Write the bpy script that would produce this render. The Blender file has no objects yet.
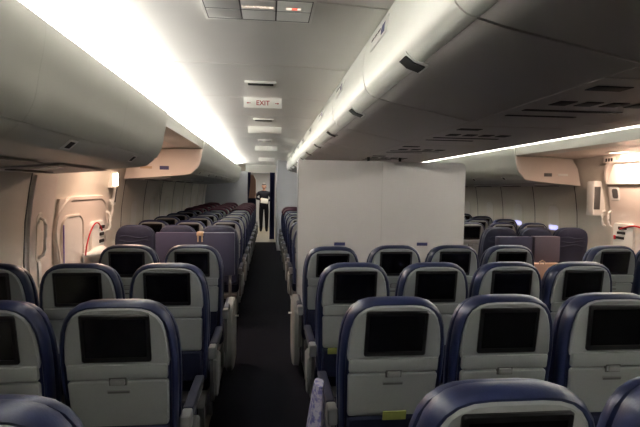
import bpy, bmesh, math, random
from mathutils import Vector, Matrix
random.seed(7)
S = bpy.context.scene
COL = S.collection
sin, cos, PI = math.sin, math.cos, math.pi
ORD = ['first','second','third','fourth','fifth','sixth','seventh','eighth','ninth','tenth','eleventh','twelfth','thirteenth','fourteenth']

# ---------------------------------------------------------------- materials
def mat(name, col, rough=.5, spec=.5, metal=0, noise=0, nscale=40, bump=0, bscale=300, emit=None, estr=0, coat=0):
    m = bpy.data.materials.new(name); m.use_nodes = True
    nt = m.node_tree; b = nt.nodes['Principled BSDF']
    b.inputs['Base Color'].default_value = (*col, 1)
    b.inputs['Roughness'].default_value = rough
    b.inputs['Specular IOR Level'].default_value = spec
    b.inputs['Metallic'].default_value = metal
    b.inputs['Coat Weight'].default_value = coat
    if noise or bump:
        tc = nt.nodes.new('ShaderNodeTexCoord')
    if noise:
        n = nt.nodes.new('ShaderNodeTexNoise'); n.inputs['Scale'].default_value = nscale; n.inputs['Detail'].default_value = 4
        r = nt.nodes.new('ShaderNodeMixRGB'); r.inputs[1].default_value = (*[c*(1-noise) for c in col], 1)
        r.inputs[2].default_value = (*[min(1, c*(1+noise)) for c in col], 1)
        nt.links.new(tc.outputs['Object'], n.inputs['Vector']); nt.links.new(n.outputs['Fac'], r.inputs[0])
        nt.links.new(r.outputs[0], b.inputs['Base Color'])
    if bump:
        n2 = nt.nodes.new('ShaderNodeTexNoise'); n2.inputs['Scale'].default_value = bscale; n2.inputs['Detail'].default_value = 3
        bp = nt.nodes.new('ShaderNodeBump'); bp.inputs['Strength'].default_value = bump; bp.inputs['Distance'].default_value = .004
        nt.links.new(tc.outputs['Object'], n2.inputs['Vector']); nt.links.new(n2.outputs['Fac'], bp.inputs['Height'])
        nt.links.new(bp.outputs[0], b.inputs['Normal'])
    if emit:
        b.inputs['Emission Color'].default_value = (*emit, 1); b.inputs['Emission Strength'].default_value = estr
    return m
M = dict(
 navypad=mat('pad_leather', (.013,.016,.042), .4, .4, noise=.2, nscale=25),
 navy=mat('navy_leather', (.016,.022,.068), .36, .5, noise=.2, nscale=25, bump=.12, bscale=160),
 navyd=mat('navy_fabric', (.012,.016,.042), .75, .3, noise=.25, nscale=60, bump=.2),
 maroon=mat('maroon_top', (.10,.022,.045), .6, .3, noise=.2),
 slate=mat('slate_leather', (.028,.033,.065), .5, .4, noise=.25, nscale=12, bump=.25, bscale=30),
 grey=mat('grey_plastic', (.285,.298,.295), .42, .4, noise=.05, nscale=120),
 tray=mat('tray_plastic', (.29,.302,.298), .45, .4, noise=.05, nscale=120),
 dgrey=mat('dark_grey_plastic', (.10,.10,.10), .5, .4, noise=.1),
 armg=mat('armrest_grey', (.235,.24,.237), .4, .4, noise=.05),
 black=mat('black_gloss', (.004,.004,.005), .16, .5, noise=.1),
 bezel=mat('black_bezel', (.008,.008,.009), .35, .4, noise=.1),
 metal=mat('seat_metal', (.4,.4,.4), .35, .5, 1, noise=.05),
 carpet=mat('carpet', (.0045,.005,.009), .95, .1, noise=.5, nscale=180, bump=.4, bscale=400),
 vinyl=mat('galley_vinyl', (.42,.38,.30), .5, .3, noise=.1, nscale=60),
 ceil=mat('ceiling_panel', (.73,.71,.67), .32, .45, noise=.02, nscale=8),
 cove=mat('cove_white', (.85,.85,.82), .5, .3, noise=.01),
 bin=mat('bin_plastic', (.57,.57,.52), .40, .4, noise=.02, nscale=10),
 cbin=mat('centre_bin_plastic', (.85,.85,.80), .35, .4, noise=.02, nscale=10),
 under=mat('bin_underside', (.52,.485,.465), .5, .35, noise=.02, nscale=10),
 psu=mat('service_panel', (.54,.50,.48), .5, .3, noise=.03),
 slot=mat('dark_slot', (.03,.03,.03), .6, .3, noise=.1),
 gap=mat('dark_gap', (.05,.05,.05), .8, .2, noise=.1),
 wall=mat('sidewall', (.62,.57,.50), .5, .35, noise=.03, nscale=14),
 fwall=mat('front_wall', (.50,.51,.54), .55, .3, noise=.03),
 part=mat('partition_laminate', (.64,.60,.58), .45, .3, noise=.02, nscale=6),
 door=mat('door_lining', (.70,.62,.56), .45, .35, noise=.02, nscale=10),
 shade=mat('window_shade', (.66,.62,.58), .5, .3, noise=.02),
 red=mat('red_paint', (.45,.02,.03), .5, .4, noise=.1),
 ink=mat('black_ink', (.02,.02,.02), .6, .3, noise=.1),
 blueink=mat('navy_ink', (.06,.06,.16), .5, .3, noise=.1),
 white=mat('white_plastic', (.80,.79,.75), .4, .4, noise=.02),
 tan=mat('tan_latch', (.50,.36,.24), .45, .4, noise=.08),
 plum=mat('plum_panel', (.055,.055,.10), .42, .35, noise=.08, nscale=20),
 lilac=mat('lilac_panel', (.14,.12,.155), .45, .35, noise=.08, nscale=20),
 curtain=mat('curtain_navy', (.035,.04,.12), .85, .2, noise=.2),
 card=mat('safety_card_print', (.24,.26,.07), .5, .3, noise=.3, nscale=30),
 peach=mat('peach_panel', (.62,.40,.30), .5, .3, noise=.04),
 suit=mat('uniform_black', (.012,.012,.018), .8, .2, noise=.2),
 skin=mat('skin', (.55,.32,.24), .55, .3, noise=.06),
 hair=mat('hair', (.03,.02,.018), .6, .3, noise=.2),
 paper=mat('paper', (.78,.76,.70), .6, .2, noise=.03),
 strap=mat('red_strap', (.42,.02,.03), .7, .2, noise=.15),
 purple=mat('purple_seal', (.16,.10,.40), .5, .3, noise=.1),
 lamp=mat('lamp_lens', (.9,.9,.88), .4, .3, noise=.01, emit=(1,.97,.9), estr=6),
 warm=mat('warm_lens', (.9,.85,.75), .4, .3, noise=.01, emit=(1,.74,.50), estr=2.2),
 signlit=mat('sign_lit', (.82,.82,.78), .4, .3, noise=.01, emit=(1,.95,.86), estr=.03),
 glowtxt=mat('sign_text_lit', (.9,.8,.7), .4, .3, noise=.01, emit=(1,.80,.62), estr=.5),
 redtxt=mat('sign_text_red', (.5,.03,.03), .4, .3, noise=.01, emit=(1,.20,.12), estr=.5),
 exittxt=mat('exit_red', (.40,.02,.04), .5, .3, noise=.05),
 sky=mat('window_daylight', (.5,.5,.7), .3, .4, noise=.01, emit=(.45,.45,.95), estr=.55),
 floral=None)
def floral():
    m = bpy.data.materials.new('floral_cloth'); m.use_nodes = True; nt = m.node_tree; b = nt.nodes['Principled BSDF']
    tc = nt.nodes.new('ShaderNodeTexCoord'); v = nt.nodes.new('ShaderNodeTexNoise'); v.inputs['Scale'].default_value = 45
    v.inputs['Detail'].default_value = 3
    r = nt.nodes.new('ShaderNodeValToRGB'); r.color_ramp.elements[0].position = .42; r.color_ramp.elements[1].position = .56
    r.color_ramp.elements[0].color = (.12,.12,.30,1); r.color_ramp.elements[1].color = (.36,.35,.46,1)
    nt.links.new(tc.outputs['Object'], v.inputs['Vector']); nt.links.new(v.outputs['Fac'], r.inputs[0])
    nt.links.new(r.outputs[0], b.inputs['Base Color']); b.inputs['Roughness'].default_value = .85
    return m
M['floral'] = floral()

# ---------------------------------------------------------------- mesh helpers
class MB:
    def __init__(s): s.bm = bmesh.new()
    def box(s, x0, x1, y0, y1, z0, z1, bev=0, seg=2, rot=None):
        t = bmesh.new(); r = bmesh.ops.create_cube(t, size=1)
        for v in t.verts: v.co = Vector(((x0+x1)/2+v.co.x*(x1-x0), (y0+y1)/2+v.co.y*(y1-y0), (z0+z1)/2+v.co.z*(z1-z0)))
        if bev: bmesh.ops.bevel(t, geom=t.edges[:], offset=bev, segments=seg, affect='EDGES', profile=.6)
        if rot: bmesh.ops.transform(t, matrix=rot, verts=t.verts)
        s.add(t); return s
    def add(s, t):
        me = bpy.data.meshes.new('tmp'); t.to_mesh(me); t.free(); s.bm.from_mesh(me); bpy.data.meshes.remove(me)
    def loft(s, rings, cap0=True, cap1=True, closed=True):
        V = [[s.bm.verts.new(p) for p in r] for r in rings]; n = len(V[0])
        for a, b in zip(V, V[1:]):
            for i in range(n if closed else n-1):
                j = (i+1) % n
                try: s.bm.faces.new((a[i], a[j], b[j], b[i]))
                except ValueError: pass
        if cap0 and closed: s.bm.faces.new(V[0][::-1])
        if cap1 and closed: s.bm.faces.new(V[-1])
        return s
    def prism_y(s, prof, y0, y1):      # closed (x,z) profile swept along y
        return s.loft([[(x, y0, z) for x, z in prof], [(x, y1, z) for x, z in prof]])
    def prism_x(s, prof, x0, x1):      # closed (y,z) profile swept along x
        return s.loft([[(x0, y, z) for y, z in prof], [(x1, y, z) for y, z in prof]])
    def tube(s, pts, r, n=10, cap=True):
        pts = [Vector(p) for p in pts]; rings = []
        up = Vector((0, 0, 1))
        for i, p in enumerate(pts):
            d = (pts[min(i+1, len(pts)-1)] - pts[max(i-1, 0)]).normalized()
            a = d.cross(up)
            if a.length < .1: a = d.cross(Vector((0, 1, 0)))
            a.normalize(); b = a.cross(d)
            rr = r[i] if isinstance(r, (list, tuple)) else r
            rings.append([p + a*rr*cos(2*PI*k/n) + b*rr*sin(2*PI*k/n) for k in range(n)])
        return s.loft(rings, cap, cap)
    def build(s, name, m, parent=None, smooth=True):
        bmesh.ops.recalc_face_normals(s.bm, faces=s.bm.faces)
        me = bpy.data.meshes.new(name); s.bm.to_mesh(me); s.bm.free()
        me.materials.append(M[m] if isinstance(m, str) else m)
        if smooth:
            for p in me.polygons: p.use_smooth = True
            me.set_sharp_from_angle(angle=math.radians(35))
        o = bpy.data.objects.new(name, me); COL.objects.link(o)
        if parent: o.parent = parent
        return o
def tag(o, label, cat, group=None):
    o['label'] = label; o['category'] = cat
    if group: o['group'] = group
    return o
def thing(name, label, cat, loc=(0,0,0), group=None):
    o = bpy.data.objects.new(name, None); COL.objects.link(o); o.location = loc; o.empty_display_size = .1
    return tag(o, label, cat, group)
def struct(o): o['kind'] = 'structure'; return o
def text(body, size, m, loc, rot, name, parent=None, ext=.0006, label=None):
    c = bpy.data.curves.new(name, 'FONT'); c.body = body; c.size = size; c.extrude = ext; c.offset = size*.012; c.align_x = 'CENTER'; c.align_y = 'CENTER'
    t = bpy.data.objects.new(name, c); COL.objects.link(t)
    dg = bpy.context.evaluated_depsgraph_get(); me = bpy.data.meshes.new_from_object(t.evaluated_get(dg))
    bpy.data.objects.remove(t); me.materials.clear(); me.materials.append(M[m])
    o = bpy.data.objects.new(name, me); COL.objects.link(o); o.location = loc; o.rotation_euler = rot
    if parent: o.parent = parent
    return o
def kids(o): return list(o.children)
def copy_tree(o, parent=None):
    c = o.copy(); COL.objects.link(c)
    if parent: c.parent = parent
    for ch in kids(o): copy_tree(ch, c)
    return c

# ---------------------------------------------------------------- the cabin shell
Y0, Y1 = -4.2, 19.2
AX = 1.22                                   # cabin centre line
WP = [(-1.70,0),(-1.78,.25),(-1.84,.7),(-1.85,1.0),(-1.835,1.3),(-1.80,1.55),(-1.77,1.70),(-1.70,1.95),(-1.58,2.2),(-1.4,2.4)]
def mir(p): return [(2*AX-x, z) for x, z in p]
def sheet(prof, y0, y1, th, name, m):      # wall shell with thickness, swept along y
    out = [(x-th if x < AX else x+th, z) for x, z in prof]
    return struct(MB().prism_y(prof + out[::-1], y0, y1).build(name, m))
sheet(WP, Y0, Y1, .06, 'wall_left', 'wall')
sheet(mir(WP), Y0, Y1, .06, 'wall_right', 'wall')
struct(MB().box(-1.9, 4.3, Y0-.06, Y0, 0, 2.5).build('wall_back', 'wall'))
struct(MB().box(-1.9, 4.3, Y1, Y1+.06, 0, 2.5).build('wall_front', 'fwall'))
struct(MB().box(-1.9, 4.3, Y0, 13.9, -.06, 0).build('floor', 'carpet'))
struct(MB().box(-1.9, 4.3, 13.9, Y1, -.06, .002).build('floor', 'vinyl'))

# ceiling: aisle panels between the coves; each aisle has a lid and a cove that curves up from the trough
ZC = 2.285
def ceilmesh(flip):
    g = (lambda x: 2*AX-x) if flip else (lambda x: x)
    mb = MB(); y = 1.83-.97*6
    while y < Y1:
        y1 = y+.97
        prof = [(-.74,ZC+.005),(-.5,ZC+.006),(-.1,ZC+.010),(.25,ZC+.004),(.47,ZC-.008),(.47,ZC+.03),(-.74,ZC+.03)]
        mb.prism_y([(g(a), b) for a, b in prof], y+.006, y1-.006); y = y1
    mb.box(min(g(-.74),g(.47)), max(g(-.74),g(.47)), Y0, Y1, ZC+.03, ZC+.05)
    return mb
mb = ceilmesh(False); m2 = ceilmesh(True); me = bpy.data.meshes.new('t'); m2.bm.to_mesh(me); m2.bm.free(); mb.bm.from_mesh(me)
mb.box(-1.9, 4.3, Y0, Y1, 2.42, 2.46)
struct(mb.build('ceiling', 'ceil'))
CP = [(-.74,ZC+.003),(-.82,ZC),(-.92,ZC-.012),(-1.0,ZC-.035),(-1.06,ZC-.07),(-1.09,ZC-.11),(-1.10,2.10)]
for i, pf in enumerate((CP, mir(CP))):
    sg = -1 if i == 0 else 1
    out = [(x+sg*.02, z+.02) for x, z in pf]
    struct(MB().prism_y(pf+out[::-1], Y0, Y1).build('trim_%d' % (1+i), 'cove'))
# valance that hides the cove lamps, continuous over bins and doors
VP = [(-.812,2.168),(-.818,2.13),(-.818,2.062),(-1.10,2.062),(-1.10,2.125),(-.85,2.13),(-.832,2.16),(-.82,2.172)]
for i, pf in enumerate((VP, mir(VP))):
    struct(MB().prism_y(pf, Y0, 13.9 if i == 0 else Y1).build('trim_%d' % (3+i), 'bin'))
# ceiling lining above the two door spaces, from valance to wall
for i in range(2):
    pf = [(-1.10,2.062),(-1.74,2.03),(-1.74,2.06),(-1.10,2.085)]
    if i: pf = mir(pf)
    struct(MB().prism_y(pf, 3.72, 6.0).build('trim_%d' % (5+i), 'door'))
# cove tube lamps lying in the troughs
for i, sx in enumerate((-.95, 2*AX+.95)):
    nm = 'left' if i == 0 else 'right'
    t = thing('cove_lamp', 'long white cove light strip hidden above the %s overhead bins' % nm, 'lamp', (sx, 0, 2.129))
    y1 = 13.8
    MB().box(-.04, .04, Y0+.05, y1, 0, .012).build('housing', 'white', t)
    MB().box(-.015, .015, Y0+.1, y1-.05, .012, .022, .004).build('lens', 'lamp', t)

# sidewall seams and windows
n = 7
for side in (0, 1):
    ys = [2.2, 3.79, 6.15, 7.2, 8.25, 9.3, 10.35, 11.4, 12.45, 13.5]
    for y in ys:
        pf = [(x, z) for x, z in WP if .1 < z < 1.72]; inn = [(x+.003, z) for x, z in pf]
        p = pf+inn[::-1]
        if side: p = mir(p)
        struct(MB().prism_y(p, y-.006, y+.006).build('trim_%d' % n, 'gap')); n += 1
def wprof(z):
    for (xa, za), (xb, zb) in zip(WP, WP[1:]):
        if za <= z <= zb: return xa+(xb-xa)*(z-za)/(zb-za)
    return WP[0][0] if z < 0 else WP[-1][0]
def rrect(cx, cz, w, h, r, k=6):
    pts = []
    for qx, qz, a0 in ((1,1,0), (-1,1,90), (-1,-1,180), (1,-1,270)):
        for i in range(k+1):
            a = math.radians(a0+90*i/k); pts.append((cx+qx*(w/2-r)+r*cos(a), cz+qz*(h/2-r)+r*sin(a)))
    return pts
wn = 1
for side in (0, 1):
    for k, y in enumerate((1.6, 6.7, 7.72, 8.77, 9.82, 10.87, 11.92, 12.97)):
        g = (lambda x: 2*AX-x) if side else (lambda x: x)
        def ring(w, h, r, off): return [(g(wprof(max(.3,b))+off), a, b) for a, b in rrect(y, 1.19, w, h, r)]
        f = MB().loft([ring(.34,.46,.12,-.002), ring(.32,.44,.12,.004), ring(.27,.39,.10,.004), ring(.25,.37,.09,.002)], False, False).build('window_%d' % wn, 'wall')
        struct(f); wn += 1
        lo = side == 1 and k in (1, 2)
        MB().loft([ring(.26,.38,.09,.001), ring(.26,.38,.09,.003)]).build('window_shade', 'shade', f)
        if lo:
            gl = [(g(wprof(b)+.004), a, b) for a, b in rrect(y, 1.05, .22, .07, .03)]
            gl2 = [(g(wprof(b)+.007), a, b) for a, b in rrect(y, 1.05, .22, .07, .03)]
            MB().loft([gl, gl2]).build('window_glass', 'sky', f)

# ---------------------------------------------------------------- exit doors
def on_wall(side, y, z, off):
    x = wprof(z)+off
    return ((2*AX-x) if side else x, y, z)
def band(side, path, w, d, nm, m, parent):         # raised moulding along a (y,z) path on the sidewall
    mb = MB(); rings = []
    for i, (y, z) in enumerate(path):
        a = Vector(path[max(i-1,0)]); b = Vector(path[min(i+1,len(path)-1)]); t = (b-a).normalized(); nn = Vector((-t.y, t.x))
        q = []
        for o, h in ((-.5,-.002), (-.5,d*.6), (-.3,d), (.3,d), (.5,d*.6), (.5,-.002)):
            q.append(on_wall(side, y+nn.x*w*o, z+nn.y*w*o, h))
        rings.append(q)
    mb.loft(rings); return mb.build(nm, m, parent)
def plate(side, y, z, w, h, r, d0, d1, nm, m, parent):
    a = [on_wall(side, p, q, d0) for p, q in rrect(y, z, w, h, r)]
    b = [on_wall(side, p, q, d1-.004) for p, q in rrect(y, z, w, h, r)]
    c = [on_wall(side, p, q, d1) for p, q in rrect(y, z, w-.008, h-.008, max(.002, r-.004))]
    return MB().loft([a, b, c]).build(nm, m, parent)
def panel(side, y0, y1, z0, z1, d0, d1, nm, m, parent):     # tall rectangular lining that follows the wall curve
    rings = []
    for i in range(25):
        z = z0+(z1-z0)*i/24
        rings.append([on_wall(side, y0, z, d0), on_wall(side, y0+.008, z, d1), on_wall(side, y1-.008, z, d1), on_wall(side, y1, z, d0)])
    return MB().loft(rings).build(nm, m, parent)
def arch(y0, y1, z0, z1, r, k=8):
    p = [(y0, z0)]
    for i in range(k+1):
        a = PI-PI/2*i/k; p.append((y0+r+r*cos(a), z1-r+r*sin(a)))
    for i in range(k+1):
        a = PI/2-PI/2*i/k; p.append((y1-r+r*cos(a), z1-r+r*sin(a)))
    p.append((y1, z0)); return p
def grab(side, y, z0, z1, m, parent, off=.03):
    pts = [on_wall(side, y, z0, off), on_wall(side, y, z0+.02, off+.035), on_wall(side, y, z0+.06, off+.045), on_wall(side, y, (z0+z1)/2, off+.048),
           on_wall(side, y, z1-.06, off+.045), on_wall(side, y, z1-.02, off+.035), on_wall(side, y, z1, off)]
    return MB().tube(pts, .013).build('grab_handle', m, parent)
# left door
d1 = bpy.data.objects.new('door_1', None); COL.objects.link(d1); struct(d1); d1.location = (0,0,0)
panel(0, 4.29, 5.58, .03, 1.46, -.004, .02, 'door_panel', 'door', d1)
band(0, arch(4.28, 5.58, .05, 1.46, .30)[:-1], .05, .032, 'door_frame', 'door', d1)
band(0, arch(4.38, 4.86, .75, 1.30, .12), .025, .035, 'window_frame', 'door', d1)
plate(0, 4.62, 1.0, .46, .58, .12, .018, .026, 'window_panel', 'shade', d1)
plate(0, 4.39, 1.0, .014, .46, .004, .026, .042, 'window_seal', 'purple', d1)
panel(0, 3.83, 4.22, .05, 1.66, -.004, .018, 'pillar_lining', 'door', d1)
plate(0, 3.98, 1.16, .10, .40, .045, .016, .022, 'handle_recess', 'wall', d1)
grab(0, 3.98, 1.0, 1.32, 'white', d1, .02)
plate(0, 3.98, .86, .05, .22, .02, .016, .03, 'handle_trim', 'white', d1)
grab(0, 5.62, 1.20, 1.42, 'white', d1, .01)
grab(0, 5.46, 1.08, 1.30, 'white', d1, .045)
panel(0, 5.72, 5.80, 1.36, 1.70, -.004, .03, 'pillar_cover', 'white', d1); panel(0, 5.735, 5.785, 1.39, 1.67, .026, .034, 'pillar_slot', 'dgrey', d1)
pl = plate(0, 5.22, 1.0, .34, .42, .05, .018, .05, 'placard', 'white', d1)
for k in range(3):
    plate(0, 5.30, 1.14-.075*k, .13-.02*(k == 1), .035, .006, .055, .068, 'print', 'ink', pl)
plate(0, 5.27, .915, .10, .02, .004, .055, .068, 'print', 'red', pl)
MB().tube([on_wall(0, 4.80+.46*a, .80+.40*sin(PI*min(1,a*.75+.03))**.6, .075) for a in [i/14 for i in range(15)]], .007).build('strap', 'strap', d1)
MB().tube([on_wall(0, 4.80, .90, .05), on_wall(0, 4.88, .90, .09), on_wall(0, 5.0, .90, .11), on_wall(0, 5.14, .90, .11), on_wall(0, 5.2, .90, .10)], [.018,.03,.06,.06,.045], 14).build('door_lever', 'white', d1)
# right door
d2 = bpy.data.objects.new('door_2', None); COL.objects.link(d2); struct(d2)
panel(1, 4.12, 5.44, .03, 1.69, -.004, .05, 'door_panel', 'door', d2)
# sloped light-catching shelf above the lower lining
mb = MB(); lo = [on_wall(1, y, 1.69, .075) for y in (4.15, 5.42)]; hi = [on_wall(1, y, 1.94, .012) for y in (4.15, 5.30)]
bk = [on_wall(1, y, 1.69, -.002) for y in (4.15, 5.42)]
v = [mb.bm.verts.new(p) for p in (lo[0], lo[1], hi[1], hi[0], bk[0], bk[1])]
for f in ((0,1,2,3), (0,4,5,1), (1,5,2), (0,3,4)): mb.bm.faces.new([v[i] for i in f])
mb.build('reflector', 'white', d2)
band(1, arch(4.1, 5.46, 1.69, 1.96, .22), .05, .05, 'door_frame', 'door', d2)
plate(1, 5.33, 1.575, .16, .17, .03, .048, .054, 'handle_bezel', 'white', d2)
plate(1, 5.32, 1.575, .10, .12, .03, .053, .057, 'handle_recess', 'dgrey', d2)
grab(1, 5.42, 1.16, 1.36, 'white', d2, .048)
grab(1, 5.58, 1.16, 1.36, 'white', d2, .01)
pl = plate(1, 5.20, 1.05, .32, .34, .04, .048, .075, 'placard', 'white', d2)
for k in range(3):
    plate(1, 5.22+.02*(k-1), 1.165-.06*k, .13, .032, .006, .080, .090, 'print', 'ink' , pl)
plate(1, 5.325, 1.045, .03, .05, .006, .080, .091, 'print', 'red', pl)
MB().tube([on_wall(1, 5.24-.62*a, 1.15+.06*sin(PI*min(1,a*1.0))-.22*max(0,a-.35)**1.4, .085) for a in [i/14 for i in range(15)]], .010).build('strap', 'strap', d2)
# small signs over the right door
t = thing('exit_sign', 'small white exit sign with red letters over the right cabin door', 'sign', (2*AX+1.64, 4.98, 1.985))
MB().box(-.006, .006, -.15, .15, -.04, .04, .003).build('sign_panel', 'white', t)
text('EXIT', .07, 'exittxt', (-.0075, 0, 0), (PI/2, 0, -PI/2), 'lettering', t)
t = thing('door_number_placard', 'small placard with dark print over the right cabin door, beside exit sign', 'sign', (2*AX+1.645, 5.32, 1.98))
MB().box(-.004, .004, -.10, .10, -.035, .035, .002).build('sign_panel', 'door', t)
for k in range(3): MB().box(-.006, -.003, -.06+.045*k, -.028+.045*k, -.02, .02, .001).build('print', 'ink', t)
# equipment box on the right pillar, lamps
t = thing('flashlight_holder', 'pale upright equipment box with dark window on the right door pillar', 'equipment box', (2*AX+1.76, 5.66, 1.49))
MB().box(-.10, .12, -.07, .07, -.20, .24, .02).build('case', 'white', t)
MB().box(-.09, -.01, -.076, -.066, -.12, .17, .004).build('window', 'dgrey', t)
t = thing('pillar_lamp', 'small warm lit lamp at top of the left door pillar', 'lamp', (-1.72, 5.56, 1.66))
MB().box(-.10, .02, -.03, .03, -.10, .09, .012).build('housing', 'white', t)
MB().box(.012, .026, -.02, .02, -.08, .07, .006).build('lens', 'warm', t)
MB().box(-.02, .015, -.034, -.028, -.08, .06, .003).build('lens', 'warm', t)
t = thing('door_lamp', 'recessed warm ceiling lamp over the right cabin door', 'lamp', (2*AX+1.46, 4.95, 2.050))
MB().box(-.06, .06, -.12, .12, -.012, .008, .004).build('housing', 'white', t)
MB().box(-.04, .04, -.09, .09, -.016, -.010, .002).build('lens', 'warm', t)
t = thing('door_lamp', 'recessed warm ceiling lamp over the left cabin door', 'lamp', (-1.30, 4.9, 2.050))
MB().box(-.06, .06, -.12, .12, -.012, .008, .004).build('housing', 'white', t)
MB().box(-.04, .04, -.09, .09, -.016, -.010, .002).build('lens', 'warm', t)

# ---------------------------------------------------------------- overhead bins
def arcpts(pts, k=4):          # Catmull-Rom smoothing of an open polyline
    out = []
    P = [pts[0]]+pts+[pts[-1]]
    for i in range(1, len(P)-2):
        for j in range(k):
            t = j/k; a, b, c, d = (Vector(P[i+q]) for q in (-1,0,1,2))
            out.append(tuple(.5*((2*b)+(c-a)*t+(2*a-5*b+4*c-d)*t*t+(3*b-a-3*c+d)*t**3)))
    out.append(tuple(pts[-1])); return out
FACE = arcpts([(-.798,2.166),(-.800,2.12),(-.808,2.06),(-.822,1.99),(-.838,1.90),(-.862,1.84),(-.885,1.806)])
LIP = [(-.896,1.800),(-.900,1.795),(-.952,1.748),(-.962,1.742),(-.975,1.739),(-1.03,1.730)]
BODY = [(-.84,2.055),(-.86,1.93),(-.895,1.83),(-.897,1.803)] + LIP[1:] + [(-1.40,1.695),(-1.755,1.668),(-1.70,1.90),(-1.62,2.04),(-1.1,2.055)]
DOOR = FACE + [(-.91,1.81),(-.87,1.90),(-.845,2.0),(-.825,2.055),(-.815,2.12),(-.810,2.166)]
def side_bin(side, y0, y1, label, endpanel=False):
    g = (lambda p: mir(p)) if side else (lambda p: p)
    L = y1-y0
    t = thing('overhead_bin', label, 'overhead bin', (0, y0, 0), 'overhead bins on the %s side' % ('right' if side else 'left'))
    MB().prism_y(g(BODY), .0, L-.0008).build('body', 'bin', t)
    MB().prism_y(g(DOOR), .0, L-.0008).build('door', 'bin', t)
    pf = g([(-.935,1.752),(-.925,1.758),(-.905,1.785),(-.915,1.792)])
    lt = MB().prism_y([(a, b) for a, b in g([(-.902,1.788),(-.948,1.746),(-.956,1.750),(-.91,1.795)])], L*.5-.05, L*.5+.05).build('latch', 'white', t)
    MB().prism_y([(a, b) for a, b in g([(-.908,1.780),(-.938,1.753),(-.946,1.760),(-.916,1.788)])], L*.5-.025, L*.5+.025).build('latch_button', 'slot', lt)
    if endpanel:
        sx = (lambda x: 2*AX-x) if side else (lambda x: x)
        ep = MB().prism_y(g([(-.82,2.05),(-.828,1.95),(-.86,1.85),(-.955,1.748),(-1.03,1.732),(-1.40,1.70),(-1.75,1.672),(-1.70,1.90),(-1.62,2.03)]), -.02, -.001).build('end_panel', 'door', t)
        a, b = sx(-1.22), sx(-1.33)
        MB().box(min(a,b), max(a,b), -.026, -.019, 1.79, 1.835, .002).build('placard', 'blueink' if not side else 'dgrey', ep)
        a, b = sx(-1.42), sx(-1.56)
        MB().box(min(a,b), max(a,b), -.026, -.019, 1.80, 1.83, .002).build('placard', 'tan' if not side else 'white', ep)
    # reading-light slots along the underside
    return t
k = 0
for side in (0, 1):
    nm = 'right' if side else 'left'
    y = 3.86
    for i in range(6 if side == 0 else 3):
        side_bin(side, y-1.02, y, 'pale near-%s overhead bin, %s on the near side of the door space' % (nm, ORD[i])); y -= 1.02
    y = 6.0
    for i in range(8):
        side_bin(side, y, y+.995, 'pale overhead bin above the far %s seats, %s beyond the door space' % (nm, ORD[i]), i == 0); y += .995
# service panels under the side bins
def side_psu(side, y, label):
    t = thing('service_panel', label, 'service panel', (0, y, 0), 'service panels under the side bins')
    g = mir if side else (lambda p: p)
    MB().prism_y(g([(-1.22,1.703),(-1.62,1.672),(-1.62,1.664),(-1.22,1.695)]), .04, .86).build('panel', 'psu', t)
    MB().prism_y(g([(-1.30,1.690),(-1.42,1.680),(-1.42,1.674),(-1.30,1.684)]), .12, .30).build('reading_light', 'white', t)
    MB().prism_y(g([(-1.50,1.674),(-1.55,1.670),(-1.55,1.664),(-1.50,1.668)]), .10, .62).build('vent', 'slot', t)
for side in (0, 1):
    nm = 'right' if side else 'left'
    for i in range(3): side_psu(side, 2.88-1.02*i, 'service panel under near-%s bins, %s on near side of door space' % (nm, ORD[i]))
    for i in range(4): side_psu(side, 6.05+.995*i, 'service panel under the far %s bins, %s beyond the door space' % (nm, ORD[i]))

# centre bins: doors to both aisles, sloping undersides meeting a flat service strip
CF = arcpts([(.455,2.275),(.425,2.20),(.415,2.12),(.422,2.06),(.438,2.022),(.463,2.001),(.49,1.992)])
CU = [(.495,1.991),(.56,1.974),(.92,1.905)]
def centre_bin(y0, y1, label):
    L = y1-y0
    t = thing('centre_bin', label, 'overhead bin', (0, y0, 0), 'overhead bins over the centre block')
    rU = [(1.935,1.940),(1.86,1.934),(1.49,1.905)]
    body = [(.52,2.422),(.50,2.29),(.48,2.27),(.45,2.12),(.455,2.03),(.475,2.005)] + CU + rU[::-1] + [(1.955,1.965),(1.97,2.12),(1.93,2.27),(1.91,2.29),(1.89,2.422)]
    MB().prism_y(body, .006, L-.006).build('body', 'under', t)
    dr = CF + [(.49,1.998),(.475,2.004),(.452,2.03),(.446,2.06),(.45,2.12),(.455,2.2),(.48,2.272)]
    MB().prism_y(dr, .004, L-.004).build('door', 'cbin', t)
    dr2 = [(2.415-x, z-.046) for x, z in dr]
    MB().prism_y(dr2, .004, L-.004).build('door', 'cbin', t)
    yl = .45
    for s in (0, 1):
        pf = [(.4325,2.026),(.4365,2.017),(.464,1.995),(.500,1.983),(.512,1.980),(.512,1.99),(.47,2.006),(.445,2.03)]
        pk = [(.4375,2.0155),(.464,1.9945),(.500,1.9825),(.505,1.981),(.505,1.988),(.47,2.003),(.445,2.018)]
        if s: pf = [(2.415-x, z-.046) for x, z in pf]; pk = [(2.415-x, z-.046) for x, z in pk]
        lt = MB().prism_y(pf, yl-.048, yl+.048).build('latch', 'white', t)
        pk = [(x-(.003 if not s else -.003), z-.002) for x, z in pk]
        MB().prism_y(pk, yl-.036, yl+.036).build('latch_button', 'slot', lt)
    # seat-row placard on the aisle face
    MB().prism_y([(.4225,2.215),(.4145,2.18),(.4125,2.15),(.418,2.15),(.42,2.18),(.428,2.215)], .60, .86).build('row_placard', 'white', t)
    MB().prism_y([(.4215,2.208),(.4135,2.18),(.4118,2.16),(.418,2.16),(.42,2.18),(.428,2.208)], .62, .67).build('row_print', 'blueink', t)
    for j in range(3):
        MB().prism_y([(.4155,2.192),(.4137,2.183),(.418,2.183),(.42,2.192)], .69+.055*j, .73+.055*j).build('row_print', 'dgrey', t)
    return t
y = 1.10-1.02*3
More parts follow.
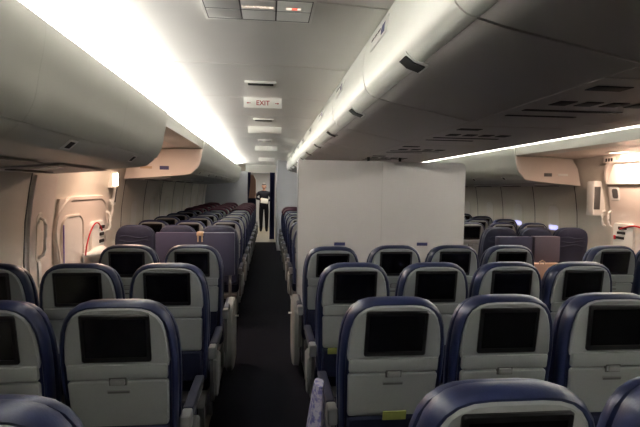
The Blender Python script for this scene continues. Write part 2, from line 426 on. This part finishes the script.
for i in range(13):
    y1 = y+1.02
    where = ('directly overhead near the camera' if i < 3 else '')
    centre_bin(y, y1, 'white overhead bin above the centre seats, %s counted from the front edge of the picture' % ORD[max(0, i-2)] if i >= 2 else 'white overhead bin above the centre seats, behind the camera position %s' % ORD[i])
    y = y1
YCB = y
def centre_psu(y, label):
    t = thing('service_panel', label, 'service panel', (0, y, 0), 'service panels under the centre bins')
    MB().box(.935, 1.475, .01, 1.01, 1.9025, 1.906).build('panel', 'psu', t)
    MB().box(.98, 1.10, .10, .16, 1.8995, 1.903, .002).build('vent', 'slot', t)
    for j in range(4): MB().box(1.02+.10*j, 1.085+.10*j, .34, .42, 1.8995, 1.903, .003).build('reading_light', 'slot', t)
    MB().box(.99, 1.40, .52, .55, 1.8995, 1.903, .002).build('vent', 'slot', t)
    MB().box(.99, 1.30, .66, .685, 1.8995, 1.903, .002).build('vent', 'slot', t)
    return t
for i in range(8):
    centre_psu(1.10-1.02+.14+1.02*i, 'service panel with dark slots under the centre bins, %s from the camera' % ORD[i])

# ---------------------------------------------------------------- ceiling signs
def wedge_sign(t, w, d, h):      # box hanging from the ceiling, face leaning toward the viewer
    return MB().prism_x([(0,0),(d,0),(d,-h*.9),(.035,-h),(.028,-h+.006),(0,-.004)], -w/2, w/2).build('housing', 'white', t)
t = thing('ceiling_sign', 'large white lavatory sign box with lit lettering on the aisle ceiling', 'sign', (-.045, 1.685, ZC+.008))
MB().box(-.212, .212, 0, .285, -.040, .004, .006).build('housing', 'white', t)
for c in range(3):
    for r in range(2):
        MB().box(-.196+.133*c, -.069+.133*c, .055+.104*r, .149+.104*r, -.0425, -.039, .0012).build('pane', 'signlit', t)
MB().box(-.200, .201, .050, .264, -.0404, -.039).build('pane_gap', 'dgrey', t)
text('LAVATORIES', .021, 'glowtxt', (-.002, .225-.104, -.043), (PI, 0, 0), 'lettering', t)
for x0, x1, m in ((.104,.124,'glowtxt'), (.124,.146,'redtxt'), (.146,.158,'glowtxt')):
    MB().box(x0, x1, .112, .130, -.0436, -.042).build('symbol', m, t)
def exit_like(y, lit, label):
    t = thing('ceiling_sign', label, 'sign', (-.052, y, ZC+.008))
    MB().prism_x([(0,0),(.12,0),(.12,-.060),(.014,-.078),(.008,-.078),(0,-.004)], -(.150 if lit else .19), (.150 if lit else .19)).build('housing', 'white', t)
    if lit:
        text('EXIT', .052, 'exittxt', (0, .0020, -.042), (PI/2+math.radians(6), 0, 0), 'lettering', t)
        for s in (-1, 1):
            mb = MB(); mb.box(s*.105-.010, s*.105+.010, .001, .007, -.044, -.040)
            mb.loft([[(s*.115,.001,-.050),(s*.115,.001,-.034),(s*.127,.001,-.042)],[(s*.115,.007,-.050),(s*.115,.007,-.034),(s*.127,.007,-.042)]])
            mb.build('arrow', 'exittxt', t)
    return t
exit_like(3.80, True, 'white exit sign with red letters and arrows on the aisle ceiling')
exit_like(5.55, False, 'blank white ceiling sign housing beyond the exit sign')
exit_like(8.1, False, 'second blank white ceiling sign housing beyond the exit sign')
exit_like(11.2, False, 'farthest blank white ceiling sign housing near the galley')
for i, y in enumerate((3.2, 4.9, 7.0)):
    t = thing('ceiling_vent', ['ceiling vent with a dark slot just before the exit sign', 'ceiling vent with a dark slot between the exit sign and the blank signs', 'farthest small ceiling vent with dark slot'][i], 'vent', (-.06, y, ZC+.008))
    MB().box(-.105, .105, 0, .16, -.018, 0, .006).build('frame', 'ceil', t)
    MB().box(-.085, .085, .008, .055, -.023, -.017, .002).build('slot', 'slot', t)

# ---------------------------------------------------------------- partition behind the centre block, dividers, bulkheads
t = thing('partition', 'tall pale grey partition panel standing across the centre block', 'partition', (0, 4.6, 0))
out = [(.285,.02),(.285,1.862)] + [(1.975-.05+.05*cos(a), 1.862-.05+.05*sin(a)) for a in [PI/2-PI/2*i/6 for i in range(7)]] + [(1.975,.02)]
MB().loft([[(x, 0, z) for x, z in out], [(x, .05, z) for x, z in out]]).build('panel', 'part', t)
MB().box(1.115, 1.119, -.0015, .002, .03, 1.85).build('seam', 'under', t)
MB().box(.279, .287, -.004, .054, .0, 1.862, .002).build('edge_strip', 'metal', t)
for x in (.70, 1.54):
    MB().box(x-.055, x+.055, -.006, .001, 1.024, 1.056, .003).build('placard', 'blueink', t)
for i, x in enumerate((.98, 1.30)):
    MB().tube([(x, .025, 1.86), (x, .025, 1.905)], .014).build('mount', 'slot', t)

def divider(x0, x1, y, z0, z1, label, m, th=.06):
    t = thing('seat_divider', label, 'divider', ((x0+x1)/2, y, 0), 'low dividers behind the exit row')
    w = (x1-x0)/2
    MB().box(-w, w, 0, th, z0, z1, .012).build('panel', m, t)
    for s in (-1, 1): MB().box(s*(w-.05)-.015, s*(w-.05)+.015, .015, th-.015, 0, z0+.01).build('post', 'dgrey', t)
    return t
t = divider(-1.205, -.365, 5.2, .62, 1.09, 'low purplish navy divider panel with a tan latch behind the left exit seats', 'plum')
MB().box(-.035+.05, .035+.05, -.014, .066, 1.055, 1.098, .006).build('latch', 'tan', t)
for s in (-1, 1): MB().box(.05+s*.022-.006, .05+s*.022+.006, -.010, .0, .99, 1.06).build('latch_leg', 'tan', t)
divider(2.66, 3.075, 5.2, .70, 1.055, 'dark folded divider panel on the aisle side of right exit row', 'plum', .10)
divider(3.10, 3.42, 5.2, .76, 1.06, 'pinkish square divider panel behind the right exit row window seat', 'lilac', .10)
t = thing('stowage_box', 'pinkish low box with a tan latch behind right exit seats', 'box', (3.20, 5.06, 0))
MB().box(-.17, .17, 0, .12, 0, .76, .012).build('body', 'peach', t)
MB().tube([(-.12, -.005, .755), (-.12, -.01, .785), (-.09, -.01, .80), (-.06, -.01, .785), (-.06, -.005, .755)], .008).build('latch', 'tan', t)

# far bulkheads and galley
t = struct(MB().box(-1.84, -.62, 14.0, 14.06, 0, 2.07).build('wall_left_bulkhead', 'fwall'))
struct(MB().prism_y([(.215,0),(2.05,0),(2.05,2.3),(.215,2.3)], 12.0, 15.9).build('wall_centre_bulkhead', 'fwall'))
struct(MB().box(2.05, 4.24, 14.0, 14.06, 0, 2.3).build('wall_right_bulkhead', 'fwall'))
struct(MB().box(-.70, .26, 14.6, 14.72, 2.05, 2.30).build('trim_90', 'ceil'))
def curtain(x0, x1, y, z0, z1, label, sweep=0):
    rings = []
    for j in range(9):
        v = j/8; row = []
        for i in range(25):
            u = i/24; x = x0+(x1-x0)*u*(1-sweep*v*v) ; row.append((x, y+.02*sin(u*5*2*PI), z1+(z0-z1)*v))
        rings.append(row)
    mb = MB(); mb.loft(rings, False, False, False)
    bmesh.ops.solidify(mb.bm, geom=mb.bm.faces[:], thickness=.008)
    return tag(mb.build('curtain', 'curtain'), label, 'curtain')
curtain(-.78, -.55, 14.55, .75, 2.06, 'navy curtain swept aside on left of the galley doorway', .7)
curtain(.03, .18, 14.5, .02, 2.06, 'navy curtain hanging on right side of the galley doorway', 0)
t = thing('galley_cabinet', 'dark galley cabinet with peach upper panel left of the attendant', 'cabinet', (-.50, 15.2, 0))
MB().box(-.26, .09, 0, .6, 0, 1.26, .01).build('base', 'navyd', t)
MB().prism_y([(-.25,1.26),(.085,1.26),(.085,1.85),(.0,2.0),(-.25,2.0)], .05, .5).build('upper_panel', 'peach', t)

# ---------------------------------------------------------------- seats
OUTL = [(0,0),(.06,.0),(.105,.004),(.142,.016),(.172,.038),(.194,.070),(.209,.115),(.218,.17),(.2222,.24),(.2222,.33),(.217,.45),(.210,.60),(.206,.70)]
def outline(inset, vtop=.72, vbot=0, scale=1):
    """closed contour in (u,v), uniform-ish inset of the round-topped back"""
    right = []
    for u, d in OUTL:
        v = vtop-d
        right.append((u*scale, v))
    if right[-1][1] > vbot: right.append((.206*scale, vbot))
    pts = [(-u, v) for u, v in right[::-1][:-1]] + right
    if inset:
        n = len(pts); q = []
        for i, p in enumerate(pts):
            a = Vector(pts[i-1]) if i else Vector((pts[0][0], pts[0][1]-.1)); b = Vector(pts[i+1]) if i < n-1 else Vector((pts[-1][0], pts[-1][1]-.1))
            t = (b-a).normalized(); nn = Vector((t.y, -t.x)); q.append((p[0]+nn.x*inset, p[1]+nn.y*inset))
        q[0] = (q[0][0], vbot+min(inset,.03)); q[-1] = (q[-1][0], vbot+min(inset,.03)); pts = q
    return pts
def lay(pts, w): return [(u, w, v) for u, v in pts]     # w<0 is toward the rear of the seat
def seat_prototype(kind):
    """parts modelled with the hinge of the back at the origin; returns (root, back group list)"""
    root = bpy.data.objects.new('airline_seat', None); COL.objects.link(root); root.empty_display_size = .1
    back = []
    # rear shell of the backrest
    R = [(.030,.035),(.006,.030),(0,.010),(0,-.012),(.004,-.026),(.011,-.034),(.019,-.034),(.024,-.027)]
    mb = MB().loft([lay(outline(i), w) for i, w in R]); sh = mb.build('backrest', 'navy' if kind != 'plain' else 'slate', root); back.append(sh)
    # front cushion
    R = [(.014,.036),(-.002,.042),(-.003,.056),(.006,.075),(.03,.088),(.08,.094)]
    mb = MB().loft([lay(outline(i, .700, .03), w) for i, w in R]); back.append(mb.build('back_cushion', 'navy' if kind != 'plain' else 'slate', root))
    if kind == 'plain':
        # soft cover with wrinkles across it
        rings = []
        base = outline(.012, .72, .03)
        mb = MB().loft([lay(outline(.004,.722,.03), -.030), lay(outline(.006,.722,.03), -.048), lay(outline(.03,.722,.03), -.060), lay(outline(.09,.722,.03), -.064)])
        back.append(mb.build('back_cover', 'slate', root))
        for j in range(3):
            v = .60-.05*j
            mb = MB().tube([(-.17+.34*i/10, -.0625, v+.012*sin(i*.7+j*2)) for i in range(11)], [.001]+[.007]*9+[.001], 8)
            back.append(mb.build('seam', 'slate', root))
    else:
        # grey moulded back panel: frame round the screen, ledge
        top = outline(.025, .72, .16)
        sub = [(u, v) for u, v in top if v > .20]; lowu = sub[0][0]
        pan = [(sub[0][0], .45)] + [p for p in sub if p[1] > .45] + [(sub[-1][0], .45)]
        pan = [(a, .46+(b-.46)*1.035 if b > .46 else .46) for a, b in pan]
        def ins(p, d): return [(u*(1-d/.19), .45+(v-.45)*(1-d/.24) if v > .45 else v) for u, v in p]
        mb = MB().loft([lay(pan, -.026), lay(pan, -.034), lay(ins(pan,.006), -.040)])
        mb.box(-.188, .188, -.050, -.026, .411, .472, .007)
        pn = mb.build('back_panel', 'grey', root); back.append(pn)
        # screen
        mb = MB(); rr = rrect(0, .582, .258, .198, .010); r2 = rrect(0, .582, .250, .190, .008); r3 = rrect(0, .584, .228, .158, .004)
        mb.loft([lay(rr, -.036), lay(rr, -.046), lay(r2, -.050), lay(r3, -.050), lay(r3, -.047)])
        scn = mb.build('screen', 'bezel', root); back.append(scn)
        d = MB().loft([lay(rrect(0,.584,.230,.160,.004), -.0465), lay(rrect(0,.584,.230,.160,.004), -.048)]).build('display', 'black', scn)
        # tray table
        a = rrect(0, .302, .380, .202, .016); b = rrect(0, .302, .370, .192, .012)
        mb = MB().loft([lay([(u*(1-.03*(v<.28)), v) for u, v in a], -.030), lay([(u*(1-.03*(v<.28)), v) for u, v in a], -.042), lay([(u*(1-.03*(v<.28)), v) for u, v in b], -.047)])
        tr = mb.build('tray_table', 'tray', root); back.append(tr)
        MB().loft([lay(rrect(0,.358,.090,.016,.005), -.046), lay(rrect(0,.358,.090,.016,.005), -.049)]).build('grip_slot', 'armg', tr)
        MB().loft([lay(rrect(0,.356,.082,.009,.002), -.0485), lay(rrect(0,.356,.082,.009,.002), -.0497)]).build('slot_shadow', 'dgrey', tr)
        back.append(MB().box(-.034, .034, -.0515, -.038, .386, .421, .003).build('latch_recess', 'dgrey', root))
        lt = MB().box(-.027, .027, -.060, -.038, .392, .416, .004).build('tray_latch', 'armg', root); back.append(lt)
        # literature pocket under the tray
        back.append(MB().loft([lay(rrect(0,.105,.37,.19,.02), -.025), lay(rrect(0,.105,.37,.19,.02), -.045), lay(rrect(0,.105,.35,.17,.02), -.055)]).build('pocket', 'navyd', root))
    if kind == 'maroon':  # thin maroon shell over the top of the seat back
        R = [(.012,-.032),(.010,-.0405),(-.006,-.030),(-.012,.02),(-.012,.09),(.006,.125),(.05,.142)]
        rings = []
        for i, w in R: rings.append([(u, w, max(v, .585)) for u, v in outline(i, .724, .1) if v >= .56])
        mx = min(len(r) for r in rings)
        mb = MB().loft([r for r in rings if len(r) == mx], False, False, False)
        bmesh.ops.solidify(mb.bm, geom=mb.bm.faces[:], thickness=.004)
        back.append(mb.build('top_shell', 'maroon', root))
    return root, back
KINDS = {}
def add_base(root, arms, big=0):
    # hinge sits at y=0, z=.44 in root space; seat runs to +y
    c = MB().box(-.212, .212, .075, .52, -.12, .015, .04, 3); c.build('seat_cushion', 'navyd', root)
    MB().box(-.20, .20, -.05, .50, -.17, -.115, .01).build('seat_frame', 'dgrey', root)
    for s in (-1, 1):
        MB().box(s*.17-.02, s*.17+.02, .02, .06, -.44, -.165, .005).box(s*.17-.02, s*.17+.02, .40, .44, -.44, -.165, .005).box(s*.17-.015, s*.17+.015, .02, .44, -.44, -.42).build('leg', 'metal', root)
    for s in arms:
        x = s*.236
        a = MB().box(x-.021, x+.021, -.005, .40, .135, .165, .010).build('armrest', 'dgrey', root)
        MB().box(x-.023, x+.023, .058, .42, .158, .195, .012, 3).build('arm_pad', 'navypad', a)
        MB().box(x-.023, x+.023, -.02, .062, .118, .192, .012, 3).build('arm_hinge', 'armg', a)
        MB().box(x-.012, x+.012, .0, .06, -.15, .12, .004).build('arm_post', 'dgrey', a)
def aisle_panel(root, s, big):
    x = s*.236
    if big:
        pf = []
        for i in range(24):
            a = 2*PI*i/24; ca, sa = cos(a), sin(a)
            pf.append((.30+.27*abs(ca)**.7*(1 if ca > 0 else -1), -.085+.29*abs(sa)**.6*(1 if sa > 0 else -1)))
        x0, x1 = x+s*.0, x+s*.052
        mb = MB().loft([[(x0+s*.0,y,z) for y, z in pf], [(x1-s*.01,y,z) for y, z in pf], [(x1, .30+(y-.30)*.93, -.085+(z+.085)*.94) for y, z in pf]])
        p = mb.build('end_panel', 'armg', root)
        MB().tube([(x1-s*.002, .33, .05), (x1+s*.03, .33, .05)], .008).build('pin', 'white', p)
    else:
        pf = [(-.025,.115),(.12,.128),(.20,.09),(.17,-.04),(.10,-.12),(.06,-.14),(.03,-.11),(-.01,0)]
        pf = [tuple(p) for p in pf]
        x0, x1 = x+s*.008, x+s*.034
        mb = MB().loft([[(x0,y,z) for y, z in pf], [(x1-s*.008,y,z) for y, z in pf], [(x1, .07+(y-.07)*.88, .02+(z-.02)*.9) for y, z in pf]])
        mb.build('end_panel', 'armg', root)
PROTO = {}
def proto(kind, arms, aisle, big):
    key = (kind, arms, aisle, big)
    if key in PROTO: return PROTO[key], False
    root, back = seat_prototype(kind); add_base(root, arms)
    if aisle: aisle_panel(root, aisle, big)
    root['_back'] = ''
    PROTO[key] = root
    for o in back: o['b'] = 1
    return root, True
HZ = .432
def place(kind, arms, aisle, big, x, ytop, rec, label, group):
    p, first = proto(kind, arms, aisle, big)
    r = p if first else copy_tree(p)
    a = math.radians(rec)
    yh = ytop+.72*sin(a)
    r.location = (x, yh, HZ); tag(r, label, 'airline seat', group)
    for ch in kids(r):
        if 'b' in ch: ch.rotation_euler = (a, 0, 0)
    return r
PIT, D1, SP = .8814, 1.868, .472
XC, XL, XR = .510, -.567, 2.85
rowname = ['nearest row to the camera', 'second row from the camera', 'third row from the camera', 'fourth row from the camera']
lcol = ['aisle seat', 'middle seat', 'window seat']
ccol = ['left aisle seat', 'second seat from left', 'third seat from left', 'right aisle seat']
rcol = ['aisle seat', 'middle seat', 'window seat']
def near(block, i, row, rec=12, dx=0, dy=0):
    nmc = {'l': lcol, 'c': ccol, 'r': rcol}[block][i]; bn = {'l': 'left', 'c': 'centre', 'r': 'right'}[block]
    x = {'l': XL-SP*i, 'c': XC+SP*i, 'r': XR+SP*i}[block]+dx
    y = D1+PIT*(row-1)+dy
    arms, ais = ((-1,), 0)
    if block == 'l' and i == 0: arms, ais = (-1, 1), 1
    if block == 'c' and i == 3: arms, ais = (-1, 1), 1
    if block == 'c' and i == 0: ais = -1
    if block == 'r' and i == 0: ais = -1
    if block == 'r' and i == 2: arms = (-1, 1)
    return place('screen', arms, ais, 1 if row == 3 else 0, x, y, rec,
          'navy screen-back seat, %s block, %s, %s' % (bn, nmc, rowname[row]), 'airline seats of the near cabin')
for a in [('c',0,0,8,.035), ('c',1,0,7,.055), ('l',0,0,11,-.035),
          ('c',0,1,11,.012), ('c',1,1,8,.016), ('c',2,1,4,.020), ('c',3,1,4,.02), ('l',0,1,10,-.010), ('l',1,1,10,-.02),
          ('c',0,2,8,.004), ('c',1,2,8,.024), ('c',2,2,7,.028), ('c',3,2,7,.028), ('l',0,2,8), ('l',1,2,8,-.01), ('l',2,2,8,-.02), ('r',0,2,8), ('r',1,2,8),
          ('c',0,3,14,-.01), ('c',1,3,9,.018), ('c',2,3,8,.028), ('c',3,3,8,.028), ('l',0,3,8), ('l',1,3,8), ('r',0,3,8,.01), ('r',1,3,8,.01), ('r',2,3,8,.01)]:
    near(*a)
def far(block, i, k):
    nmc = {'l': lcol, 'c': ccol, 'r': rcol}[block][i]; bn = {'l': 'left', 'c': 'centre', 'r': 'right'}[block]
    x = {'l': XL-SP*i, 'c': XC+SP*i, 'r': XR+SP*i}[block]
    y = 5.55+.84*k
    arms, ais = ((-1,), 0)
    if block == 'l' and i == 0: arms, ais = (-1, 1), 1
    if block in 'cr' and i == 0: ais = -1
    if block == 'r' and i == 2: arms = (-1, 1)
    kind = 'plain' if (k == 0 and block in 'lr') else ('maroon' if k >= 5 else 'screen')
    desc = {'plain': 'plain slate-navy seat back', 'maroon': 'navy seat with maroon top', 'screen': 'navy seat with grey screen back'}[kind]
    return place(kind, arms, ais, 0, x, y, 10+random.uniform(-1.5, 1.5), '%s, %s block, %s, %s row past exit doors' % (desc, bn, nmc, ORD[k]), 'airline seats of the far cabin')
for k in range(10):
    for i in range(3): far('l', i, k)
for k in range(7): far('c', 0, k)
for k in range(5):
    for i in range(3):
        if k < 3 or i > k-3: far('r', i, k)

# safety cards sticking out of pockets
for i, (x, y) in enumerate(((XL-.02, D1+PIT), (XC-.10, D1+PIT), (XC+.02, D1))):
    lab = ['yellow-green safety card below the tray of left aisle seat', 'yellow-green safety card below the tray of centre seat near aisle', 'yellow-green safety card below the tray of nearest centre seat'][i]
    yh = y+.72*sin(math.radians(10))
    o = MB().box(-.05, .05, -.003, .003, 0, .04, .001).build('safety_card', 'card'); o.location = (x, yh-.105, (.59, .59, .62)[i]); o.rotation_euler = (math.radians(12), 0, 0)
    tag(o, lab, 'card', 'safety cards')
# patterned cloth hanging by the front centre armrest
rings = []
for j in range(13):
    v = j/12; row = []
    w = .02+.055*v**.8
    for i in range(20):
        a = 2*PI*i/20; row.append((.05*(1-v)+w*cos(a)*(1+.12*sin(3*a+4*v)), (.05+.10*v)*sin(a)*(1+.1*sin(4*a)), (.74-.735*v)))
    rings.append(row)
o = MB().loft(rings).build('cloth_bag', 'floral'); o.location = (.175, 2.0, 0)
tag(o, 'lavender and white patterned cloth bag beside the aisle armrest', 'bag')

# ---------------------------------------------------------------- attendant in the galley
def skinfig(name, verts, edges, radii, m):
    me = bpy.data.meshes.new(name); me.from_pydata(verts, edges, []); o = bpy.data.objects.new(name, me); COL.objects.link(o)
    md = o.modifiers.new('s', 'SKIN'); md.use_smooth_shade = True
    o.modifiers.new('sub', 'SUBSURF').levels = 2
    for i, r in enumerate(radii): me.skin_vertices[0].data[i].radius = r
    me.skin_vertices[0].data[0].use_root = True
    dg = bpy.context.evaluated_depsgraph_get(); m2 = bpy.data.meshes.new_from_object(o.evaluated_get(dg))
    bpy.data.objects.remove(o); o = bpy.data.objects.new(name, m2); COL.objects.link(o)
    m2.materials.clear(); m2.materials.append(M[m])
    for p in m2.polygons: p.use_smooth = True
    return o
px, py = -.17, 17.2
V = [(0,0,.95),(0,0,1.10),(0,.01,1.28),(0,.02,1.42),(0,.01,1.50),(0,0,1.56),
     (-.18,.01,1.41),(-.33,-.04,1.24),(-.08,-.20,1.16),(.18,.01,1.41),(.30,-.04,1.18),(.10,-.20,1.12),
     (-.09,0,.90),(-.10,.0,.50),(-.10,.03,.10),(-.11,-.08,.04),(.09,0,.90),(.10,0,.50),(.10,.03,.10),(.11,-.08,.04)]
Ed = [(0,1),(1,2),(2,3),(3,4),(4,5),(3,6),(6,7),(7,8),(3,9),(9,10),(10,11),(0,12),(12,13),(13,14),(14,15),(0,16),(16,17),(17,18),(18,19)]
Rd = [(.175,.12),(.16,.11),(.18,.12),(.15,.10),(.06,.06),(.055,.055),(.07,.07),(.055,.055),(.035,.035),(.07,.07),(.055,.055),(.035,.035),
      (.105,.10),(.085,.08),(.06,.06),(.045,.04),(.105,.10),(.085,.08),(.06,.06),(.045,.04)]
body = skinfig('person', V, Ed, Rd, 'suit'); body.location = (px, py, 0)
body.data.materials.append(M['skin'])
for p in body.data.polygons:
    c = p.center
    if c.z > 1.50 or (abs(c.x) < .13 and c.y < -.17 and 1.0 < c.z < 1.25): p.material_index = 1
tag(body, 'person in a black uniform standing in the galley doorway holding white papers', 'person')
# head with face
mb = MB(); bmesh.ops.create_uvsphere(mb.bm, u_segments=24, v_segments=16, radius=.1)
for v in mb.bm.verts:
    v.co.x *= .76; v.co.y *= .95; v.co.z *= 1.2
    if v.co.z < -.02: v.co.x *= 1+v.co.z*2.2
mb.tube([(0,-.085,.02),(0,-.105,-.015),(0,-.09,-.03)], [.008,.014,.010], 8)
for s in (-1,1): mb.tube([(s*.072,.01,.02),(s*.085,.015,0),(s*.074,.01,-.03)], [.01,.014,.008], 8)
hd = mb.build('head', 'skin', body); hd.location = (0, -.01, 1.645); hd.rotation_euler = (math.radians(14), 0, 0)
for s in (-1,1): MB().box(s*.03-.012, s*.03+.012, -.093, -.085, .008, .018, .003).build('eye', 'ink', hd)
MB().box(-.022, .022, -.094, -.084, -.058, -.050, .003).build('mouth', 'red', hd)
mb = MB(); bmesh.ops.create_uvsphere(mb.bm, u_segments=20, v_segments=12, radius=.108)
bmesh.ops.delete(mb.bm, geom=[v for v in mb.bm.verts if v.co.z < .035 and v.co.y < .0 or v.co.z < -.06], context='VERTS')
for v in mb.bm.verts: v.co.x *= .8; v.co.z *= 1.18
mb.build('hair', 'hair', hd)
# hands: palm, four fingers and a thumb, closed on the papers
for s, (hx, hy, hz) in ((-1, (-.07,-.215,1.155)), (1, (.09,-.215,1.115))):
    mb = MB().box(hx-.03, hx+.03, hy-.025, hy+.01, hz-.035, hz+.035, .012, 3)
    for f in range(4):
        L = [.05,.06,.055,.042][f]; z = hz+.027-.018*f; dx = -s
        mb.tube([(hx+dx*.02,hy-.01,z),(hx+dx*(.02+L*.5),hy-.035,z),(hx+dx*(.02+L),hy-.03,z-.004)], [.0085,.008,.006], 8)
    mb.tube([(hx,hy-.005,hz+.03),(hx-s*.02,hy-.03,hz+.055),(hx-s*.045,hy-.03,hz+.058)], [.010,.009,.007], 8)
    mb.build('hand', 'skin', body)
o = MB().box(-.13, .13, -.012, .012, -.09, .09, .004).build('paper_stack', 'paper'); o.location = (px+.02, py-.262, 1.13); o.rotation_euler = (math.radians(-20), math.radians(8), 0)
tag(o, 'white papers held by the person in the galley', 'papers')

# ---------------------------------------------------------------- lights
def area(name, loc, rot, sx, sy, e, col):
    l = bpy.data.lights.new(name, 'AREA'); l.shape = 'RECTANGLE'; l.size = sx; l.size_y = sy; l.energy = e; l.color = col
    o = bpy.data.objects.new(name, l); COL.objects.link(o); o.location = loc; o.rotation_euler = rot
    return o
YM, LEN = (Y0+13.8)/2, 13.8-Y0-.2
area('cove_light_left', (-.95, YM, 2.158), (PI, math.radians(12), 0), .05, LEN, 128, (1,.975,.93))
area('cove_light_right', (2*AX+.95, YM, 2.158), (PI, math.radians(-12), 0), .05, LEN, 110, (1,.975,.93))
area('door_light_left', (-1.30, 4.9, 2.026), (0, math.radians(-10), 0), .10, .24, 10, (1,.68,.50))
area('door_light_right', (2*AX+1.46, 4.95, 2.026), (0, math.radians(-15), 0), .10, .24, 6.5, (1,.70,.53))
area('pillar_light', (-1.65, 5.62, 1.70), (0, math.radians(-90), 0), .06, .14, .35, (1,.68,.50))
area('galley_light', (-.1, 17.2, 2.22), (0, 0, 0), .8, 1.6, 20, (1,.92,.78))
w = bpy.data.worlds.new('world'); S.world = w; w.use_nodes = True
w.node_tree.nodes['Background'].inputs[0].default_value = (.02,.02,.025,1)

# ---------------------------------------------------------------- camera
f_px, yaw, pit, rol = 472.3, .1086, .0518, .0143
fw = Vector((sin(yaw)*cos(pit), cos(yaw)*cos(pit), -sin(pit)))
r = fw.cross(Vector((0,0,1))).normalized(); u = r.cross(fw)
r2 = r*cos(rol)+u*sin(rol); u2 = -r*sin(rol)+u*cos(rol)
cd = bpy.data.cameras.new('camera'); cam = bpy.data.objects.new('camera', cd); COL.objects.link(cam)
cam.matrix_world = Matrix(((r2.x,u2.x,-fw.x,0),(r2.y,u2.y,-fw.y,0),(r2.z,u2.z,-fw.z,1.58),(0,0,0,1)))
cd.sensor_width = 36; cd.lens = f_px/640*36; cd.clip_start = .02
S.camera = cam
S.view_settings.view_transform = 'Standard'; S.view_settings.look = 'None'; S.view_settings.exposure = 1.3; S.view_settings.gamma = 1
for o in list(bpy.data.objects):
    if 'b' in o: del o['b']
    if '_back' in o: del o['_back']
